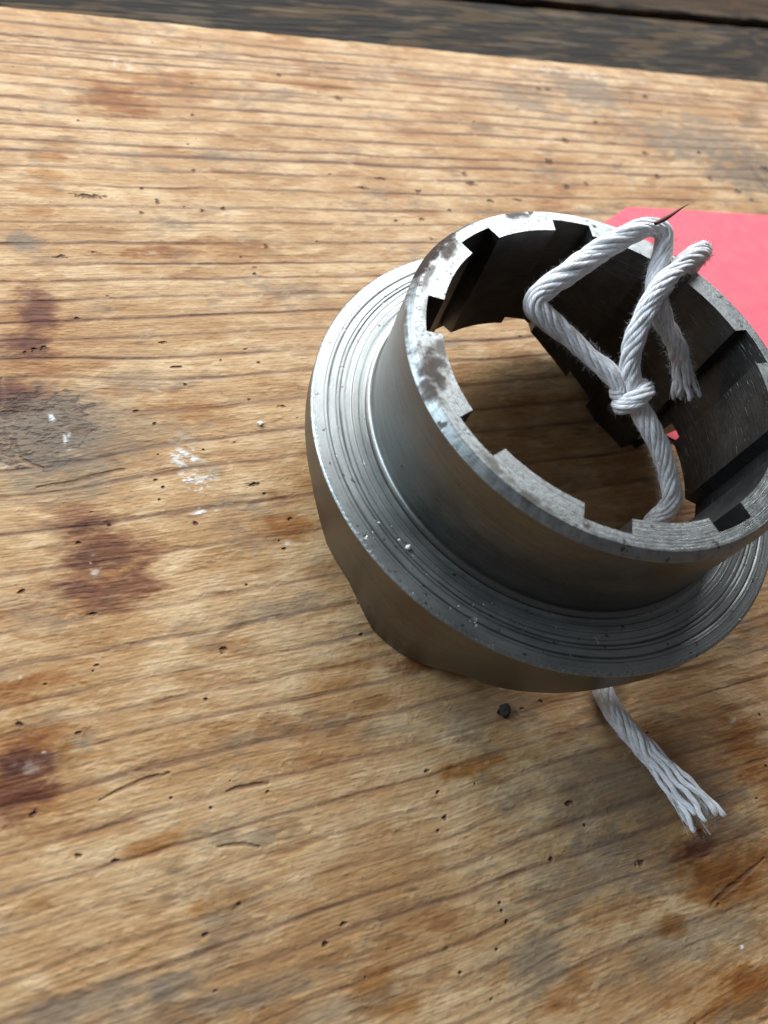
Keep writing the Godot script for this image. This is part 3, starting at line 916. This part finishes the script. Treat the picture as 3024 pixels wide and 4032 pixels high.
# a cord of twisted threads round a core; the last FRAY of its length opens into loose ends
func cord(pts: Array, thick: float, threads: int, pitch: float, fray: float, spread: float, m: Material, parent: Node, called := "cord", flat_end := false, swell := []) -> MeshInstance3D:
	var path := smooth_path(pts)
	var fr := frames(path)
	var n := path.size()
	var length := 0.0
	var runs := PackedFloat32Array([0.0])
	for i in range(1, n):
		length += path[i].distance_to(path[i - 1])
		runs.append(length)
	var wob := noise(101 + n, 2)
	var girth := PackedFloat32Array()
	for i in n:
		var more := 1.0
		for w in swell:
			var d: float = (runs[i] / length - w[0]) / w[1]
			more += float(w[2]) * exp(-d * d)
		girth.append(thick * more * (1.0 + 0.16 * wob.get_noise_2d(runs[i] * 3.2, 200.0)))
	var core := PackedFloat32Array()
	for i in n:
		core.append(girth[i] * 0.58 * (1.0 - 0.9 * sstep(length - fray, length - fray * 0.5, runs[i]) if fray > 0.0 else 1.0))
	var body := put(called, tube(path, core, 10).mesh(m), parent)
	for k in threads:
		var line := PackedVector3Array()
		var rad := PackedFloat32Array()
		var own := rng.randf()
		var way := rng.randf_range(-1.0, 1.0)
		var stop := length - (fray * 0.22 * rng.randf() if fray > 0.0 else 0.0)
		for i in n:
			if runs[i] > stop:
				break
			var open := sstep(length - fray, length, runs[i]) if fray > 0.0 else 0.0
			var hold: float = minf(runs[i], length - fray * 0.8) if fray > 0.0 else runs[i]
			var a := TAU * k / threads + TAU * hold / pitch + 0.25 * wob.get_noise_2d(runs[i] * 5.0, k * 9.0)
			var off := girth[i] * 0.66 * (1.0 + 0.16 * wob.get_noise_2d(runs[i] * 4.0, k * 5.0 + 50.0))
			off *= 1.0 + spread * open * (0.5 + own)
			var q: Vector3 = path[i] + (fr[0][i] * cos(a) + fr[1][i] * sin(a)) * off
			q += (fr[0][i] * cos(own * 40.0) + fr[1][i] * sin(own * 40.0)) * thick * open * open * way * spread * 0.6
			q += Vector3(wob.get_noise_2d(runs[i] * 7.0, k * 3.0), wob.get_noise_2d(runs[i] * 7.0, k * 3.0 + 20.0), wob.get_noise_2d(runs[i] * 7.0, k * 3.0 + 40.0)) * thick * (0.11 + 0.25 * open)
			if flat_end and q.y < 0.026:
				q.y = 0.026
			line.append(q)
			var tip := 1.0 if fray <= 0.0 else (1.0 - 0.15 * sstep(length - fray, length, runs[i])) * (1.0 - 0.25 * sstep(stop - 0.02, stop, runs[i]))
			rad.append(girth[i] * 2.15 / threads * 1.30 * (1.0 + 0.22 * wob.get_noise_2d(runs[i] * 6.0, k * 7.0 + 80.0)) * tip)
		if line.size() > 3:
			# close the cut end
			line.append(line[line.size() - 1] + (line[line.size() - 1] - line[line.size() - 2]) * 0.3)
			rad.append(0.0006)
			put("strand", tube(line, rad, 9).mesh(m), body)
	# fibres that have worked loose at the frayed end
	if fray > 0.0:
		var loose := Shape.new()
		for k in 20:
			var line := PackedVector3Array()
			var rad := PackedFloat32Array()
			var a0 := rng.randf() * TAU
			var stop := length - fray * (0.06 + 0.25 * rng.randf())
			var begin := length - fray * rng.randf_range(0.35, 0.75)
			var out := rng.randf_range(0.3, 1.0)
			var lean := Vector3(rng.randf_range(-1, 1), rng.randf_range(-1, 1), rng.randf_range(-1, 1)) * thick * 0.9
			for i in range(0, n, 2):
				if runs[i] < begin or runs[i] > stop:
					continue
				var w := (runs[i] - begin) / (stop - begin)
				var open := sstep(length - fray, length, runs[i])
				var a := a0 + w * 0.8
				var q: Vector3 = path[i] + (fr[0][i] * cos(a) + fr[1][i] * sin(a)) * thick * out * (0.8 + 0.9 * spread * open) + lean * w * w * 0.5
				if flat_end and q.y < 0.010:
					q.y = 0.010
				line.append(q)
				rad.append(0.0024 * (1.0 - 0.5 * w))
			if line.size() > 3:
				var one := tube(line, rad, 5)
				var base := loose.v.size()
				loose.v.append_array(one.v)
				loose.n.append_array(one.n)
				loose.t.append_array(one.t)
				for q in one.idx:
					loose.idx.append(q + base)
		var lf := put("loose_fibres", loose.mesh(m), body)
		lf.set_meta("kind", "stuff")
	# stray fibres
	var fuzz := Shape.new()
	for h in int(length * 1500.0):
		var i := rng.randi_range(1, n - 2)
		var a := rng.randf() * TAU
		var outward: Vector3 = fr[0][i] * cos(a) + fr[1][i] * sin(a)
		var t := (path[i + 1] - path[i - 1]).normalized()
		var p: Vector3 = path[i] + outward * thick * 0.95
		var dir := (outward * rng.randf_range(0.25, 1.0) + t * rng.randf_range(-1.0, 1.0) + Vector3(rng.randf_range(-0.4, 0.4), rng.randf_range(-0.4, 0.4), rng.randf_range(-0.4, 0.4))).normalized()
		var bend := Vector3(rng.randf_range(-1, 1), rng.randf_range(-1, 1), rng.randf_range(-1, 1)) * 0.5
		var hair := PackedVector3Array()
		var thin := PackedFloat32Array()
		var long := rng.randf_range(0.006, 0.022)
		for q in 4:
			var w := q / 3.0
			hair.append(p + dir * long * w + bend * long * w * w)
			thin.append(0.0006 * (1.0 - 0.7 * w))
		var one := tube(hair, thin, 3)
		var base := fuzz.v.size()
		fuzz.v.append_array(one.v)
		fuzz.n.append_array(one.n)
		fuzz.t.append_array(one.t)
		for q in one.idx:
			fuzz.idx.append(q + base)
	var f := put("fuzz", fuzz.mesh(m), body)
	f.set_meta("kind", "stuff")
	return body


func build_twine() -> void:
	var m := cotton()
	var twine := thing("twine", "white cotton twine knotted through the bore with frayed ends", "string")
	var up := DECK
	# knot, loop up to the rim and back down to the first frayed end
	cord([Vector3(0.300, 0.565, -0.01), Vector3(0.262, 0.590, -0.055), Vector3(0.225, 0.607, -0.092), Vector3(0.125, 0.632, -0.195), Vector3(0.030, 0.657, -0.293), Vector3(-0.060, 0.685, -0.362), Vector3(-0.098, 0.712, -0.405), Vector3(-0.060, 0.745, -0.440), Vector3(0.020, 0.798, -0.470), Vector3(0.127, 0.858, -0.511), Vector3(0.235, 0.922, -0.540),
		Vector3(0.335, 0.968, -0.553), Vector3(0.405, 0.960, -0.535), Vector3(0.405, 0.915, -0.475), Vector3(0.375, 0.868, -0.405), Vector3(0.362, 0.835, -0.32), Vector3(0.372, 0.805, -0.255), Vector3(0.425, 0.755, -0.192), Vector3(0.505, 0.675, -0.150), Vector3(0.550, 0.595, -0.085), Vector3(0.575, 0.535, -0.025)],
		0.043, 11, 0.50, 0.22, 0.60, m, twine, "cord", false, [[0.28, 0.05, 0.22], [0.43, 0.09, 0.28]])
	# from the tag over the rim, down through the knot, under the sleeve and out at the front
	cord([Vector3(1.30, 0.018, -1.10), Vector3(1.22, 0.07, -1.05), Vector3(1.10, 0.30, -0.93), Vector3(0.93, 0.52, -0.74), Vector3(0.735, 0.79, -0.595), Vector3(0.632, 0.905, -0.505), Vector3(0.545, 0.926, -0.455), Vector3(0.440, 0.922, -0.392), Vector3(0.335, 0.885, -0.320), Vector3(0.262, 0.808, -0.228), Vector3(0.246, 0.690, -0.140), Vector3(0.270, 0.600, -0.05),
		Vector3(0.318, 0.550, 0.04), Vector3(0.375, 0.500, 0.128), Vector3(0.447, 0.405, 0.236), Vector3(0.482, 0.320, 0.316), Vector3(0.470, 0.215, 0.345), Vector3(0.38, 0.12, 0.42), Vector3(0.22, 0.075, 0.60), Vector3(0.08, 0.066, 0.80), Vector3(0.011, 0.066, 0.963), Vector3(0.035, 0.064, 1.084), Vector3(0.092, 0.062, 1.201), Vector3(0.163, 0.058, 1.348), Vector3(0.238, 0.050, 1.55)],
		0.0425, 10, 0.44, 0.44, 0.95, m, twine, "cord", true)
	# the knot: a tight wrap and a half
	var axis := Vector3(0.123, -0.18, 0.26).normalized()
	var e1 := axis.cross(Vector3(0.3, 1, 0.1)).normalized()
	var e2 := axis.cross(e1)
	var mid := Vector3(0.277, 0.585, -0.037)
	var loop := []
	for i in 15:
		var a := 0.4 + TAU * 1.5 * i / 14.0
		loop.append(mid + axis * (-0.045 + 0.085 * i / 14.0) + (e1 * cos(a) + e2 * sin(a)) * 0.054 * sstep(-0.12, 0.16, minf(i, 14 - i) / 14.0))
	cord(loop, 0.036, 9, 0.34, 0.0, 0.0, m, twine, "knot")


# ---------------------------------------------------------------- splinter and crumbs
func build_splinter() -> void:
	var m := StandardMaterial3D.new()
	m.albedo_color = Color(0.36, 0.19, 0.13)
	m.roughness = 0.7
	var root := Vector3(0.345, 1.02, -0.53)
	var o := thing("splinter", "thin brown wood splinter stuck in the topmost loop of twine", "splinter", root * U)
	var line := PackedVector3Array()
	var rad := PackedFloat32Array()
	var tip := Vector3(0.185, 0.030, -0.080)
	for i in 9:
		var w := i / 8.0
		line.append(tip * (w - 0.12) + Vector3(0, 0.006 * sin(w * 3.0), 0.004 * sin(w * 5.0)))
		rad.append(0.0005 + 0.0115 * (1.0 - w) * (0.55 + 0.45 * sstep(0.0, 0.25, w)))
	put("sliver", tube(line, rad, 6).mesh(m), o)


func chip(size: float, seed_: int) -> ArrayMesh:
	# a small broken lump
	var f := noise(seed_, 2)
	var p := PackedVector3Array()
	var uv := PackedVector2Array()
	for j in 9:
		for i in 13:
			var a := TAU * i / 12.0
			var b := PI * j / 8.0
			var d := Vector3(sin(b) * cos(a), cos(b), sin(b) * sin(a))
			var r := size * (1.0 + 0.5 * f.get_noise_3dv(d * 1.1))
			p.append(d * Vector3(1.0, 0.6, 0.85) * r * U)
			uv.append(Vector2(i / 12.0, j / 8.0))
	var s := Shape.new()
	s.grid(p, uv, 12, 8, 1.0, true)
	for k in s.n.size():
		if s.n[k].dot(s.v[k]) < 0.0:
			s.n[k] = -s.n[k]
	var m := StandardMaterial3D.new()
	m.roughness = 0.8
	m.metallic_specular = 0.3
	var made := s.mesh(m)
	return made


func build_crumbs() -> void:
	var list := [
		[polar(0.873, -151.2, 0.006) / U, 0.0105, Color(0.86, 0.83, 0.78), "flange_crumb", "tiny white crumb lying on the turned grooves of the flange"],
		[Vector3(-0.393, 0.012, 0.958), 0.026, Color(0.20, 0.17, 0.16), "dark_chip", "dark brown angular chip lying on the pine in front of the flange"],
		[Vector3(-1.075, 0.006, -0.395), 0.012, Color(0.88, 0.86, 0.80), "pale_crumb", "tiny white crumb on the pine just left of the flange"],
	]
	for k in list.size():
		var q: Array = list[k]
		var at: Vector3 = q[0]
		var o := put(q[3], chip(q[1], 300 + k))
		o.position = at * U
		o.rotation.y = k * 1.3
		(o.mesh.surface_get_material(0) as StandardMaterial3D).albedo_color = q[2]
		o.set_meta("label", q[4])
		o.set_meta("category", "crumb")
